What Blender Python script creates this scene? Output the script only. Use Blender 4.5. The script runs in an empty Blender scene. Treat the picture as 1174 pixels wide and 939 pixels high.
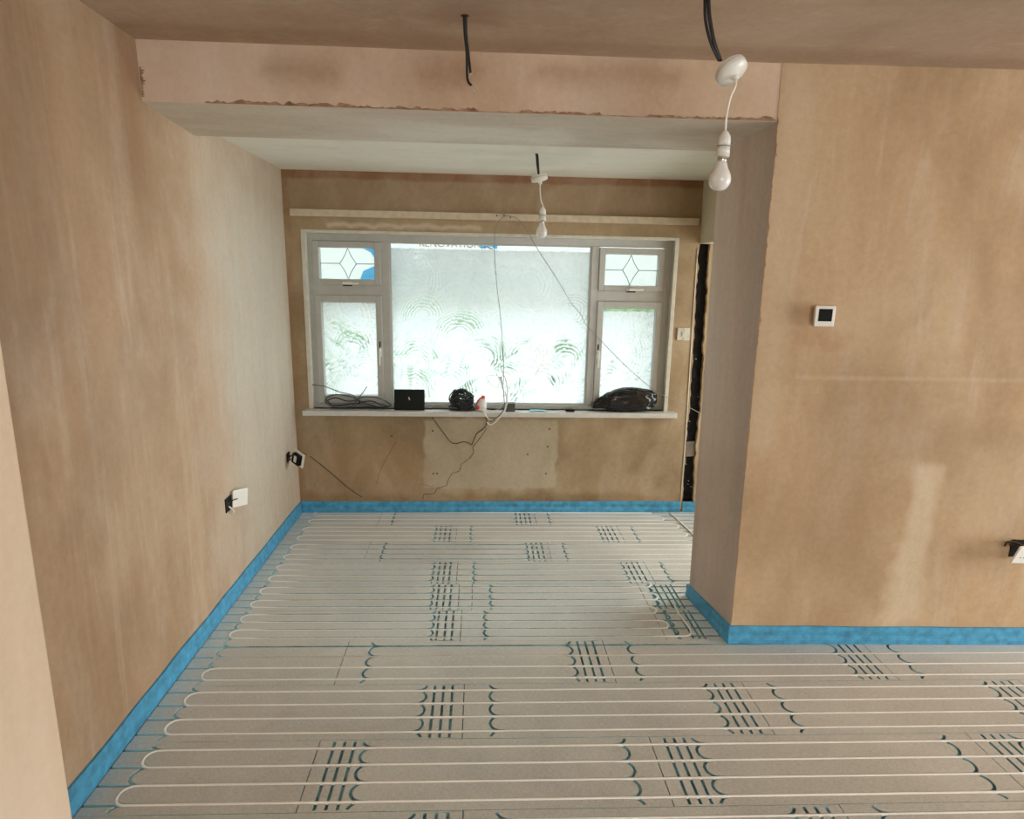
import bpy, bmesh, math, random
from math import sin, cos, pi, radians
from mathutils import Vector, Matrix, noise
from mathutils.geometry import delaunay_2d_cdt

random.seed(7)
S = bpy.context.scene
C = S.collection

# ------------------------------------------------------------------ camera, world, light, exposure
PW, PH, FPX = 1174, 939, 722.4
PITCH, YAW, ROLL, EYE = -.2089, .0529, .0186, 1.6056
_f = Vector((sin(YAW)*cos(PITCH), cos(YAW)*cos(PITCH), sin(PITCH)))
_r = Vector((cos(YAW), -sin(YAW), 0)); _u = _r.cross(_f)
RT = _r*cos(ROLL)+_u*sin(ROLL); UP = _u*cos(ROLL)-_r*sin(ROLL); FW = _f
CAM = Vector((0, 0, EYE))
cd = bpy.data.cameras.new('camera'); cam = bpy.data.objects.new('camera', cd); C.objects.link(cam)
cd.sensor_fit = 'HORIZONTAL'; cd.sensor_width = 36; cd.lens = FPX/PW*36; cd.clip_start = .02
M = Matrix((RT, UP, -FW)).transposed().to_4x4(); M.translation = CAM; cam.matrix_world = M
S.camera = cam
S.view_settings.view_transform = 'Standard'; S.view_settings.look = 'None'
S.view_settings.gamma = 1; S.view_settings.use_curve_mapping = False
S.view_settings.exposure = 0.0

w = bpy.data.worlds.new('overcast_sky'); S.world = w; w.use_nodes = True
bg = w.node_tree.nodes['Background']; bg.inputs[0].default_value = (.88, .965, 1, 1); bg.inputs[1].default_value = 5.0

def area(name, loc, target, sx, sy, power, col):
    l = bpy.data.lights.new(name, 'AREA'); l.shape = 'RECTANGLE'; l.size = sx; l.size_y = sy
    l.energy = power; l.color = col
    o = bpy.data.objects.new(name, l); C.objects.link(o); o.location = loc
    o.rotation_euler = (Vector(target)-Vector(loc)).to_track_quat('-Z', 'Y').to_euler(); return o
# daylight entering by the glazed door of the right-hand room and the window behind the photographer
area('door_daylight', (5.35, .9, 1.15), (0, .9, 1.05), 1.9, 1.9, 84, (1, .95, .87))
area('window_daylight', (1.2, -2.35, 1.45), (1.2, 2, 1.25), 2.2, 1.2, 52, (1, .95, .88))

area('hall_fill', (2.53, 3.56, 1.12), (0, 3.56, 1.0), .82, 1.6, 29, (.95, 1, .98))  # fill lamp added to brighten the window bay

def ray(x, y): return RT*((x-PW/2)/FPX)-UP*((y-PH/2)/FPX)+FW
def onz(x, y, z=0): d = ray(x, y); return CAM+d*((z-EYE)/d.z)
def ony(x, y, Y): d = ray(x, y); return CAM+d*(Y/d.y)
def onx(x, y, X): d = ray(x, y); return CAM+d*(X/d.x)

# ------------------------------------------------------------------ materials
def nmat(name):
    m = bpy.data.materials.new(name); m.use_nodes = True; nt = m.node_tree
    return m, nt, nt.nodes['Principled BSDF']
def N(nt, t, **k):
    n = nt.nodes.new(t)
    for a, b in k.items(): setattr(n, a, b)
    return n
def ramp(nt, src, stops):
    r = N(nt, 'ShaderNodeValToRGB'); e = r.color_ramp.elements
    while len(e) < len(stops): e.new(.5)
    for i, (p, c) in enumerate(stops):
        e[i].position = p; e[i].color = (c[0], c[1], c[2], 1) if hasattr(c, '__len__') else (c, c, c, 1)
    nt.links.new(src, r.inputs[0]); return r.outputs[0]
def coords(nt, scale=(1, 1, 1), rot=(0, 0, 0), loc=(0, 0, 0)):
    t = N(nt, 'ShaderNodeTexCoord'); mp = N(nt, 'ShaderNodeMapping')
    mp.inputs['Scale'].default_value = scale; mp.inputs['Rotation'].default_value = rot; mp.inputs['Location'].default_value = loc
    nt.links.new(t.outputs['Object'], mp.inputs[0]); return mp.outputs[0]
def nz(nt, vec, scale, detail=4, rough=.55, dist=0):
    n = N(nt, 'ShaderNodeTexNoise'); n.inputs['Scale'].default_value = scale; n.inputs['Detail'].default_value = detail
    n.inputs['Roughness'].default_value = rough; n.inputs['Distortion'].default_value = dist
    nt.links.new(vec, n.inputs['Vector']); return n.outputs['Fac']
def mix(nt, fac, a, b, mode='MIX'):
    n = N(nt, 'ShaderNodeMix', data_type='RGBA', blend_type=mode)
    for i, v in ((0, fac), (6, a), (7, b)):
        if isinstance(v, (int, float)): n.inputs[i].default_value = v
        elif isinstance(v, tuple): n.inputs[i].default_value = (*v[:3], 1)
        else: nt.links.new(v, n.inputs[i])
    return n.outputs[2]
def mth(nt, op, a, b=0., clamp=False):
    n = N(nt, 'ShaderNodeMath', operation=op); n.use_clamp = clamp
    for i, v in enumerate((a, b)):
        if isinstance(v, (int, float)): n.inputs[i].default_value = v
        else: nt.links.new(v, n.inputs[i])
    return n.outputs[0]
def mrange(nt, v, a, b, c=0., d=1.):
    n = N(nt, 'ShaderNodeMapRange', interpolation_type='SMOOTHSTEP'); nt.links.new(v, n.inputs[0])
    for i, x in enumerate((a, b, c, d)): n.inputs[i+1].default_value = x
    return n.outputs[0]
def xyz(nt, vec):
    s = N(nt, 'ShaderNodeSeparateXYZ'); nt.links.new(vec, s.inputs[0]); return s.outputs
def bump(nt, bsdf, h, strength, dist=.01):
    b = N(nt, 'ShaderNodeBump'); b.inputs['Strength'].default_value = strength; b.inputs['Distance'].default_value = dist
    nt.links.new(h, b.inputs['Height']); nt.links.new(b.outputs[0], bsdf.inputs['Normal'])
def warped(nt, amt, scale):
    """object coordinates pushed about by noise, for stains with ragged outlines"""
    t = N(nt, 'ShaderNodeTexCoord'); n = N(nt, 'ShaderNodeTexNoise'); n.inputs['Scale'].default_value = scale; n.inputs['Detail'].default_value = 5
    nt.links.new(t.outputs['Object'], n.inputs['Vector'])
    a = N(nt, 'ShaderNodeVectorMath', operation='MULTIPLY_ADD'); nt.links.new(n.outputs['Color'], a.inputs[0])
    a.inputs[1].default_value = (amt,)*3; nt.links.new(t.outputs['Object'], a.inputs[2])
    b = N(nt, 'ShaderNodeVectorMath', operation='SUBTRACT'); nt.links.new(a.outputs[0], b.inputs[0]); b.inputs[1].default_value = (amt/2,)*3
    return xyz(nt, b.outputs[0])
def boxmask(nt, u, v, u0, u1, v0, v1, soft):
    a = mth(nt, 'MULTIPLY', mrange(nt, u, u0-soft, u0+soft), mrange(nt, u, u1-soft, u1+soft, 1, 0))
    b = mth(nt, 'MULTIPLY', mrange(nt, v, v0-soft, v0+soft), mrange(nt, v, v1-soft, v1+soft, 1, 0))
    return mth(nt, 'MULTIPLY', a, b)

def plaster(name, dark, mid, light, streak=(1, 1, .35), rough=(.5, .85), patches=(), seed=0, pale=.5, spec=.5, blot=.13):
    """skimmed gypsum drying unevenly: mottled damp browns, dry pale drifts, trowel streaks"""
    m, nt, b = nmat(name)
    v = coords(nt, streak, loc=(seed, seed*1.7, seed*.3)); v2 = coords(nt, (1, 1, 1), loc=(seed*2.1, seed, -seed))
    big = nz(nt, v, 1.7, 5, .55, .7)
    col = ramp(nt, big, [(.28, dark), (.5, mid), (.74, light)])
    st = nz(nt, coords(nt, (streak[0]*3, streak[1]*3, streak[2]*.9), loc=(seed, 0, 0)), 3.2, 6, .62, .5)
    col = mix(nt, ramp(nt, st, [(.55, 0), (.78, 1)]), col, mix(nt, pale, col, (.62, .5, .37)))
    damp = nz(nt, v2, 1.1, 3, .5, .4)
    col = mix(nt, ramp(nt, damp, [(.50, 0), (.68, .8)]), col, mix(nt, .8, col, tuple(x*.88 for x in dark)))
    for fn in patches: col = fn(nt, col)
    bl = nz(nt, coords(nt, (streak[0]*1.3, streak[1]*1.3, min(1, streak[2]*1.8)), loc=(seed*3.1, -seed, seed*.8)), 2.3, 5, .58, .9)   # trowel smears, paler where rubbed
    col = mix(nt, ramp(nt, bl, [(.46, 0), (.66, blot*1.3), (.8, blot)]), col, mix(nt, .75, col, (.66, .55, .42)))
    col = mix(nt, ramp(nt, bl, [(.26, blot*1.2), (.46, 0)]), col, mix(nt, .7, col, tuple(x*.9 for x in dark)))
    fine = nz(nt, v2, 38, 4, .7)
    col = mix(nt, .10, col, ramp(nt, fine, [(.3, 0.25), (.7, .95)]), 'OVERLAY')
    nt.links.new(col, b.inputs['Base Color'])
    nt.links.new(ramp(nt, st, [(.35, rough[1]), (.7, rough[0])]), b.inputs['Roughness'])
    b.inputs['Specular IOR Level'].default_value = spec
    tr = nz(nt, v, 5, 4, .5, 1.2)
    bump(nt, b, mth(nt, 'ADD', mth(nt, 'MULTIPLY', fine, .12), tr), .16, .02)
    return m
def patch(u, v, u0, u1, v0, v1, soft, colr, amt, warp=.08, wscale=5):
    def fn(nt, col):
        s = warped(nt, warp, wscale)
        k = mth(nt, 'MULTIPLY', boxmask(nt, s[u], s[v], u0, u1, v0, v1, soft), amt)
        return mix(nt, k, col, colr)
    return fn
def solid(name, col, rough=.5, metal=0., vary=.06, bumpy=0, bscale=60, spec=.5):
    m, nt, b = nmat(name); v = coords(nt)
    n = nz(nt, v, 25, 3)
    c = mix(nt, ramp(nt, n, [(.3, 0), (.7, 1)]), tuple(x*(1-vary) for x in col), tuple(min(1, x*(1+vary)) for x in col))
    nt.links.new(c, b.inputs['Base Color']); b.inputs['Roughness'].default_value = rough; b.inputs['Metallic'].default_value = metal
    b.inputs['Specular IOR Level'].default_value = spec
    if bumpy: bump(nt, b, nz(nt, v, bscale, 4), bumpy, .004)
    return m

m_brickface = solid('house_brick', (.30, .20, .15), .9, 0, .2)
m_rooftile = solid('roof_tile', (.22, .12, .10), .9, 0, .2)
m_winglass = solid('house_window_glass', (.10, .13, .15), .1)
PD, PM, PL = (.33, .21, .118), (.44, .285, .17), (.52, .36, .235)
m_left = plaster('skim_left_wall', PD, PM, PL, (1, 1.1, .30), (.40, .8), [
    patch(1, 2, 2.8, 4.4, -1, 2.5, .4, (.58, .49, .385), .6, .9, 4),  # dry pale plaster in the bay, lifted further to stand in for window light
    patch(1, 2, 3.1, 4.3, .3, 2.0, .25, (.60, .55, .46), .6, .7, 3),  # greyer core of the bay, window light put into the colour here too
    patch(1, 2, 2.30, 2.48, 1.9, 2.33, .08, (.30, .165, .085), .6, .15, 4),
    patch(1, 2, 1.95, 2.5, .5, 1.3, .2, (.60, .45, .31), .4, .6, 4)], 1.3, blot=.24)
m_right = plaster('skim_right_wall', (.38, .245, .13), (.50, .335, .19), (.57, .41, .25), (1.1, 1, .6), (.6, .9), [
    patch(0, 2, 1.85, 1.975, .1, .86, .035, (.66, .53, .37), .7, .16, 3.5),
    patch(0, 2, 1.81, 1.90, .02, .5, .03, (.64, .50, .34), .55, .2, 5),
    patch(0, 2, 1.12, 1.24, .9, 2.4, .05, (.58, .44, .29), .55, .1, 3),
    patch(0, 2, 1.3, 3.2, 1.210, 1.226, .008, (.62, .47, .32), .30, .01, 3),
    patch(0, 2, 2.05, 2.25, .55, .95, .05, (.60, .46, .31), .2, .3, 3),
    patch(0, 2, 1.28, 1.5, 1.33, 1.40, .03, (.42, .25, .13), .5, .2, 8)], 4.1)
m_beam = plaster('skim_beam_face', (.52, .36, .235), (.70, .52, .385), (.77, .61, .48), (1.1, 1, .5), (.6, .9), [
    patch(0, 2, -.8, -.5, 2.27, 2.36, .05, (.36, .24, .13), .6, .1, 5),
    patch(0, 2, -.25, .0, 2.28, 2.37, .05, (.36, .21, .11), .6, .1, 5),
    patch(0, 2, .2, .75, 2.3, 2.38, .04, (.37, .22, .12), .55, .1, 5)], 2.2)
m_pier = plaster('skim_pier_side', (.48, .35, .28), (.62, .50, .41), (.72, .63, .54), (2, 2.2, .12), (.45, .8), [
    patch(1, 2, 2.5, 2.62, -1, 3, .06, (.44, .39, .33), .5, .1, 3)], 6.5)
m_soffit = plaster('skim_soffit', (.48, .40, .31), (.60, .53, .43), (.72, .66, .57), (.4, 2.2, 1), (.40, .75), [
    patch(0, 1, -.4, .35, 2.72, 2.9, .06, (.68, .64, .56), .55, .25, 4)], 3.4)
m_ceiling = plaster('skim_front_ceiling', (.40, .28, .195), (.48, .35, .25), (.54, .41, .31), (.5, 1, 1), (.7, .95), [
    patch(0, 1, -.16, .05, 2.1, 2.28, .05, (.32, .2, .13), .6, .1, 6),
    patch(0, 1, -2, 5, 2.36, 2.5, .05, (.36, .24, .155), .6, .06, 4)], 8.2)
m_rearceil = plaster('old_rear_ceiling', (.78, .76, .66), (.84, .82, .72), (.87, .85, .77), (.5, 1.5, 1), (.5, .8), (), 5.5)
m_back = plaster('old_back_wall', (.24, .165, .085), (.375, .27, .155), (.48, .37, .23), (1, 1, .8), (.7, .95), [
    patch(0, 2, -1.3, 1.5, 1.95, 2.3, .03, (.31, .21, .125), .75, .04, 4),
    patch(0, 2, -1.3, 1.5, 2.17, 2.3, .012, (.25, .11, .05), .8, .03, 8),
    patch(0, 2, -.37, .53, .17, .66, .012, (.45, .385, .27), .85, .07, 9),
    patch(0, 2, -1.05, -.38, .18, .48, .08, (.38, .235, .12), .6, .2, 4),
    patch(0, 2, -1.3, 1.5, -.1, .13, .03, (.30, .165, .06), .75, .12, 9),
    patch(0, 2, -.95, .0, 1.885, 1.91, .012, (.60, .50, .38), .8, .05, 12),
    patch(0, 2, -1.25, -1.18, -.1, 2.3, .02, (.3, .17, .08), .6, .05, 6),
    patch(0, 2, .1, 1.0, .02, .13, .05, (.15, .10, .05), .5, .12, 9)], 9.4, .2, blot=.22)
m_header = plaster('old_header', (.58, .53, .38), (.66, .60, .45), (.70, .65, .5), (1, 1, .5), (.6, .9), (), 2.9)
m_nib = plaster('dry_skim_stub', (.72, .55, .40), (.82, .65, .49), (.86, .71, .56), (1, 1.5, .3), (.6, .9), (), 7.7, .3)
m_room = plaster('skim_room', PD, PM, PL, (1, 1, .5), (.7, .9), (), 12.1)

def floorboard():
    m, nt, b = nmat('fibre_heating_board'); v = coords(nt)
    big = nz(nt, v, 2.3, 4, .6, .5); col = ramp(nt, big, [(.3, (.50, .485, .43)), (.5, (.57, .555, .495)), (.72, (.64, .625, .56))])
    hatch = nz(nt, coords(nt, (300, 60, 60)), 1, 2, .5); hatch2 = nz(nt, coords(nt, (60, 300, 60)), 1, 2, .5)
    h = mth(nt, 'ADD', hatch, hatch2)
    col = mix(nt, .22, col, ramp(nt, mth(nt, 'MULTIPLY', h, .5), [(.35, .12), (.65, .95)]), 'OVERLAY')
    fl = nz(nt, v, 30, 5, .7); col = mix(nt, ramp(nt, fl, [(.66, 0), (.74, .5)]), col, (.42, .38, .32))
    sc = nz(nt, coords(nt, (1, 1, 1), loc=(3, 5, 0)), 55, 3, .6); col = mix(nt, ramp(nt, sc, [(.70, 0), (.76, .5)]), col, (.2, .17, .14))
    nt.links.new(col, b.inputs['Base Color'])
    nt.links.new(ramp(nt, big, [(.3, .46), (.7, .54)]), b.inputs['Roughness']); b.inputs['Specular IOR Level'].default_value = .6; b.inputs['Metallic'].default_value = .2; b.inputs['Sheen Weight'].default_value = 1.; b.inputs['Sheen Roughness'].default_value = .35
    bump(nt, b, h, .10, .001)
    return m
m_board = floorboard()
def groovecore():
    m, nt, b = nmat('blue_groove_core'); v = coords(nt); x = xyz(nt, v)[0]
    c = ramp(nt, nz(nt, v, 22, 4), [(.35, (.14, .30, .34)), (.65, (.33, .58, .63))])
    c = mix(nt, mrange(nt, x, -.98, -1.06), c, (.50, .74, .78))
    nt.links.new(c, b.inputs['Base Color']); b.inputs['Roughness'].default_value = .6; return m
m_groove = groovecore()
m_sub = solid('dark_subfloor', (.05, .05, .05), .9)
m_strip = solid('blue_foam_strip', (.065, .32, .53), .5, 0, .28, .5, 30)
m_pipe = solid('white_pipe', (.95, .92, .85), .35, 0, .03)
m_frame = solid('window_upvc', (.46, .465, .43), .35, 0, .05)
m_reveal = solid('cream_reveal', (.62, .60, .51), .6, 0, .08, .2)
m_sill = solid('painted_sill', (.62, .61, .57), .4, 0, .06)
m_batten = solid('old_painted_batten', (.60, .50, .36), .6, 0, .12, .3, 40)
m_lead = solid('lead_came', (.22, .24, .24), .5, .3)
m_white = solid('white_plastic', (.80, .78, .72), .32, 0, .02)
m_screen = solid('dark_screen', (.014, .017, .016), .25, spec=.12)
m_black = solid('black_plastic', (.007, .007, .008), .35, 0, .2, spec=.15)
m_blackcable = solid('black_cable_sheath', (.014, .014, .015), .4)
m_greencable = solid('dark_green_cable', (.03, .042, .04), .35)
m_greycable = solid('grey_cable_sheath', (.10, .10, .10), .45)
m_tar = solid('black_bitumen', (.006, .006, .007), .6, 0, .5, 1, 45, .2)
m_browncable = solid('brown_cable', (.085, .05, .028), .6)
m_crack = solid('crack_dust', (.07, .042, .02), .9)
m_raw = solid('raw_render', (.36, .215, .13), .9, 0, .45, .6, 90)
m_brass = solid('steel_cap', (.6, .58, .52), .25, 1)
m_copper = solid('bare_copper', (.62, .5, .36), .35, .7)
m_bagmat = solid('black_polythene', (.006, .006, .007), .22, 0, .2)
m_lead_cable = solid('shaded_white_cable', (.27, .265, .25), .5)  # white cable greyed: its backlit shade is put into the colour
m_red = solid('red_plastic', (.62, .05, .06), .4)
m_cyan = solid('pale_blue_wrapper', (.35, .75, .82), .4)
m_darkbox = solid('dark_olive_box', (.055, .06, .045), .5)
m_brickpatch = solid('grey_brick', (.20, .17, .13), .9, 0, .2, .6)
m_grass = solid('pale_paving', (.30, .30, .28), .9, 0, .2)
m_leaf = solid('hedge_leaves', (.08, .15, .045), .7, 0, .4, 1, 8)

def bulbglass():
    m, nt, b = nmat('frosted_bulb'); v = coords(nt)
    nt.links.new(ramp(nt, nz(nt, v, 30, 2), [(.3, (.80, .78, .74)), (.7, (.86, .84, .80))]), b.inputs['Base Color'])
    b.inputs['Roughness'].default_value = .12; b.inputs['Subsurface Weight'].default_value = .4; b.inputs['Subsurface Radius'].default_value = (.02,)*3
    b.inputs['Coat Weight'].default_value = .5
    return m
m_bulb = bulbglass()

def smear(name, clear_top, base, hole, scale, seed, swirls):
    """glass wiped over with whitening: a thin scattering film in swirls, bare where the cloth missed"""
    m, nt, b = nmat(name); nt.nodes.remove(b); out = nt.nodes['Material Output']
    t = N(nt, 'ShaderNodeTexCoord')
    wn = N(nt, 'ShaderNodeTexNoise'); wn.inputs['Scale'].default_value = 1.6*scale; wn.inputs['Detail'].default_value = 2
    mp = N(nt, 'ShaderNodeMapping'); mp.inputs['Location'].default_value = (seed, 0, seed*.7); nt.links.new(t.outputs['Object'], mp.inputs[0])
    nt.links.new(mp.outputs[0], wn.inputs['Vector'])
    vm = N(nt, 'ShaderNodeVectorMath', operation='MULTIPLY_ADD'); nt.links.new(wn.outputs['Color'], vm.inputs[0]); vm.inputs[1].default_value = (.55, 0, .55); nt.links.new(mp.outputs[0], vm.inputs[2])
    fine = nz(nt, vm.outputs[0], 9*scale, 5, .65, 1.5)
    wx, _, wz = warped(nt, .16, 3.5)
    sw = None; rs = random.Random(int(seed*10))
    for cx, cz, R in swirls:
        dx = mth(nt, 'SUBTRACT', wx, cx); dz = mth(nt, 'SUBTRACT', wz, cz); k = rs.uniform(.7, 1.4)
        d = mth(nt, 'SQRT', mth(nt, 'ADD', mth(nt, 'MULTIPLY', mth(nt, 'MULTIPLY', dx, dx), k), mth(nt, 'MULTIPLY', mth(nt, 'MULTIPLY', dz, dz), 1/k)))
        ph = rs.uniform(.2, 2.6); proj = mth(nt, 'DIVIDE', mth(nt, 'ADD', mth(nt, 'MULTIPLY', dx, cos(ph)), mth(nt, 'MULTIPLY', dz, sin(ph))), mth(nt, 'ADD', d, .001))
        ang = mrange(nt, proj, -.45, .55)
        ln = mth(nt, 'SINE', mth(nt, 'ADD', mth(nt, 'MULTIPLY', d, rs.uniform(190, 300)), mth(nt, 'MULTIPLY', fine, 14)))
        a_ = mth(nt, 'MULTIPLY', mth(nt, 'ADD', mth(nt, 'MULTIPLY', ln, .5), .5), mth(nt, 'MULTIPLY', mth(nt, 'MULTIPLY', mrange(nt, d, R*1.15, R*.6), mrange(nt, d, R*.1, R*.4)), ang))
        sw = a_ if sw is None else mth(nt, 'MAXIMUM', sw, a_)
    cloud = mrange(nt, nz(nt, mp.outputs[0], 2.6*scale, 4, .6, .8), .38, .68)
    st = mrange(nt, fine, .42, .66)
    s = mth(nt, 'ADD', mth(nt, 'MULTIPLY', st, .5), mth(nt, 'MULTIPLY', sw, mth(nt, 'ADD', mth(nt, 'MULTIPLY', cloud, .8), .25)))
    z = xyz(nt, t.outputs['Object'])[2]
    low = mrange(nt, z, 1.55, 1.05, .42, 1.)
    clear = mth(nt, 'MINIMUM', mth(nt, 'ADD', mth(nt, 'MULTIPLY', mth(nt, 'MULTIPLY', s, hole), low), base), .93)
    if clear_top:
        e = mth(nt, 'ADD', z, mth(nt, 'MULTIPLY', nz(nt, mp.outputs[0], 30, 4), .02))
        clear = mth(nt, 'MAXIMUM', clear, mrange(nt, e, clear_top-.004, clear_top+.008, 0, .93))
    tl = N(nt, 'ShaderNodeBsdfTranslucent'); tl.inputs[0].default_value = (.88, .925, .94, 1)
    df = N(nt, 'ShaderNodeBsdfDiffuse'); df.inputs[0].default_value = (.8, .85, .84, 1)
    m1 = N(nt, 'ShaderNodeMixShader'); m1.inputs[0].default_value = .15; nt.links.new(tl.outputs[0], m1.inputs[1]); nt.links.new(df.outputs[0], m1.inputs[2])
    tp = N(nt, 'ShaderNodeBsdfTransparent'); tp.inputs[0].default_value = (.93, .98, .97, 1)
    m2 = N(nt, 'ShaderNodeMixShader'); nt.links.new(clear, m2.inputs[0]); nt.links.new(m1.outputs[0], m2.inputs[1]); nt.links.new(tp.outputs[0], m2.inputs[2])
    gl = N(nt, 'ShaderNodeBsdfGlossy'); gl.inputs['Roughness'].default_value = .05
    m3 = N(nt, 'ShaderNodeMixShader'); m3.inputs[0].default_value = .006; nt.links.new(m2.outputs[0], m3.inputs[1]); nt.links.new(gl.outputs[0], m3.inputs[2])
    nt.links.new(m3.outputs[0], out.inputs[0])
    return m
m_glass_main = smear('whitened_glass', 1.772, .04, 1.0, 1, 3.3, [(-.38, 1.32, .19), (-.13, 1.20, .21), (.02, 1.06, .20), (-.42, 1.02, .22), (.30, 1.06, .21), (.57, 1.03, .19),
    (.15, .88, .20), (-.20, .84, .22), (.45, .85, .21), (-.47, .82, .20), (.60, 1.38, .17), (-.40, 1.58, .20), (.30, 1.55, .2)])
m_glass_left = smear('whitened_glass_thin', 0, .06, 1.0, 1.8, 8.1, [(-.85, 1.12, .17), (-.92, .92, .16), (-.76, .95, .16), (-.84, 1.34, .14), (-.97, 1.2, .12)])
m_glass_right = smear('whitened_glass_soft', 1.392, .05, .80, 1.3, 5.2, [(1.0, 1.08, .2), (.90, .92, .16), (1.08, 1.28, .14)])
m_glass_fan = smear('fanlight_glass', 0, .88, .06, 2, 1.4, [(-.9, 1.6, .1), (1.1, 1.6, .1)])
def vinyl(name, col):
    m, nt, b = nmat(name); nt.nodes.remove(b); out = nt.nodes['Material Output']
    c = ramp(nt, nz(nt, coords(nt), 12, 3), [(.3, tuple(x*.95 for x in col)), (.7, col)])
    tl = N(nt, 'ShaderNodeBsdfTranslucent'); df = N(nt, 'ShaderNodeBsdfDiffuse'); nt.links.new(c, tl.inputs[0]); nt.links.new(c, df.inputs[0])
    m1 = N(nt, 'ShaderNodeMixShader'); m1.inputs[0].default_value = .3; nt.links.new(tl.outputs[0], m1.inputs[1]); nt.links.new(df.outputs[0], m1.inputs[2])
    nt.links.new(m1.outputs[0], out.inputs[0]); return m
m_vinyl = vinyl('white_vinyl', (.97, .97, .96)); m_vinyl_blue = vinyl('blue_vinyl', (.10, .72, 1)); m_vinyl_red = vinyl('brown_red_print', (.62, .36, .30))

# ------------------------------------------------------------------ mesh helpers
def link(name, me, mat, parent=None):
    o = bpy.data.objects.new(name, me); C.objects.link(o)
    for m in (mat if isinstance(mat, (list, tuple)) else [mat]): me.materials.append(m)
    if parent: o.parent = parent
    return o
def frombm(name, bm, mat, parent=None, smooth=False):
    me = bpy.data.meshes.new(name); bmesh.ops.recalc_face_normals(bm, faces=bm.faces[:])
    if smooth:
        for f in bm.faces: f.smooth = True
    bm.to_mesh(me); bm.free(); return link(name, me, mat, parent)
def addbox(bm, x0, x1, y0, y1, z0, z1, bev=0., mat=None):
    g = bmesh.ops.create_cube(bm, size=1); vs = g['verts']
    for v in vs:
        v.co = Vector((x0+(v.co.x+.5)*(x1-x0), y0+(v.co.y+.5)*(y1-y0), z0+(v.co.z+.5)*(z1-z0)))
        if mat: v.co = mat @ v.co
    if bev:
        es = list({e for v in vs for e in v.link_edges}); bmesh.ops.bevel(bm, geom=es, offset=bev, segments=2, affect='EDGES', profile=.6)
def box(name, x0, x1, y0, y1, z0, z1, mat, parent=None, bev=0., mtx=None):
    bm = bmesh.new(); addbox(bm, x0, x1, y0, y1, z0, z1, bev, mtx); return frombm(name, bm, mat, parent)
def catmull(pts, n=8):
    P = [Vector(p) for p in pts]; P = [P[0]*2-P[1]]+P+[P[-1]*2-P[-2]]; out = []
    for i in range(1, len(P)-2):
        for k in range(n):
            t = k/n; a, b, c, d = P[i-1:i+3]
            out.append(.5*((2*b)+(c-a)*t+(2*a-5*b+4*c-d)*t*t+(3*b-a-3*c+d)*t**3))
    return out+[P[-2]]
def addtube(bm, pts, r, sides=8, closed=False):
    P = [Vector(p) for p in pts]; n = len(P); rings = []; prev = None
    for i in range(n):
        a = P[(i-1) % n] if (closed or i) else P[0]; b = P[(i+1) % n] if (closed or i < n-1) else P[-1]
        t = (b-a).normalized()
        if prev is None: u = t.orthogonal().normalized()
        else: u = (prev-t*prev.dot(t)).normalized()
        prev = u; v = t.cross(u); rr = r[i] if hasattr(r, '__len__') else r
        rings.append([bm.verts.new(P[i]+(u*cos(2*pi*k/sides)+v*sin(2*pi*k/sides))*rr) for k in range(sides)])
    m = n if closed else n-1
    for i in range(m):
        A, B = rings[i], rings[(i+1) % n]
        for k in range(sides): bm.faces.new((A[k], A[(k+1) % sides], B[(k+1) % sides], B[k]))
    if not closed: bm.faces.new(rings[0][::-1]); bm.faces.new(rings[-1])
def tube(name, pts, r, mat, parent=None, n=8, sides=8, closed=False):
    bm = bmesh.new(); addtube(bm, catmull(pts, n) if n else pts, r, sides, closed); return frombm(name, bm, mat, parent, True)
def lathe(name, prof, mat, parent=None, mtx=None, seg=28):
    bm = bmesh.new(); rows = []
    for r, z in prof:
        rows.append([bm.verts.new((r*cos(2*pi*k/seg), r*sin(2*pi*k/seg), z)) for k in range(seg)] if r > 1e-6 else [bm.verts.new((0, 0, z))])
    for A, B in zip(rows, rows[1:]):
        for k in range(seg):
            q = [A[k % len(A)], A[(k+1) % len(A)], B[(k+1) % len(B)], B[k % len(B)]]
            u = []; [u.append(x) for x in q if x not in u]
            if len(u) > 2: bm.faces.new(u)
    if mtx: bmesh.ops.transform(bm, matrix=mtx, verts=bm.verts[:])
    return frombm(name, bm, mat, parent, True)
def poly(bm, co): return bm.faces.new([bm.verts.new(c) for c in co])
def prism(name, outline, d, mat, parent=None):
    """closed solid from a planar outline (list of 3D points) pushed along vector d"""
    bm = bmesh.new(); A = [bm.verts.new(p) for p in outline]; B = [bm.verts.new(Vector(p)+Vector(d)) for p in outline]; n = len(A)
    bm.faces.new(A); bm.faces.new(B[::-1])
    for i in range(n): bm.faces.new((A[i], B[i], B[(i+1) % n], A[(i+1) % n]))
    return frombm(name, bm, mat, parent)
def struct(o, label=None):
    o['kind'] = 'structure'
    if label: o['label'] = label
    return o
def tag(o, label, cat, group=None):
    o['label'] = label; o['category'] = cat
    if group: o['group'] = group
    return o
def thing(name, label, cat, loc, group=None):
    o = bpy.data.objects.new(name, None); C.objects.link(o); o.location = loc; o.empty_display_size = .05
    return tag(o, label, cat, group)
def adopt(parent):
    """parts were built in world coordinates: keep them there under an empty at the thing's base"""
    inv = Matrix.Translation(-parent.location)
    for c in parent.children: c.matrix_parent_inverse = inv

# ------------------------------------------------------------------ room shell
XL, D, H, HR = -1.212, 4.133, 2.4, 2.217
XLT = -1.224                                   # the left wall leans out a touch at the top
A0 = Vector((1.136, 2.515, 0)); A1 = Vector((1.120, 2.512, 2.2)); B0 = Vector((1.088, 2.937, 0)); B1 = Vector((1.061, 2.937, 2.17))
WDX = -.0257
def wy(x): return 2.515+(x-1.136)*WDX         # front face of the right-hand wall
ZS1, ZS2 = 2.196, 2.166                        # soffit edge at its front and back

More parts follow.
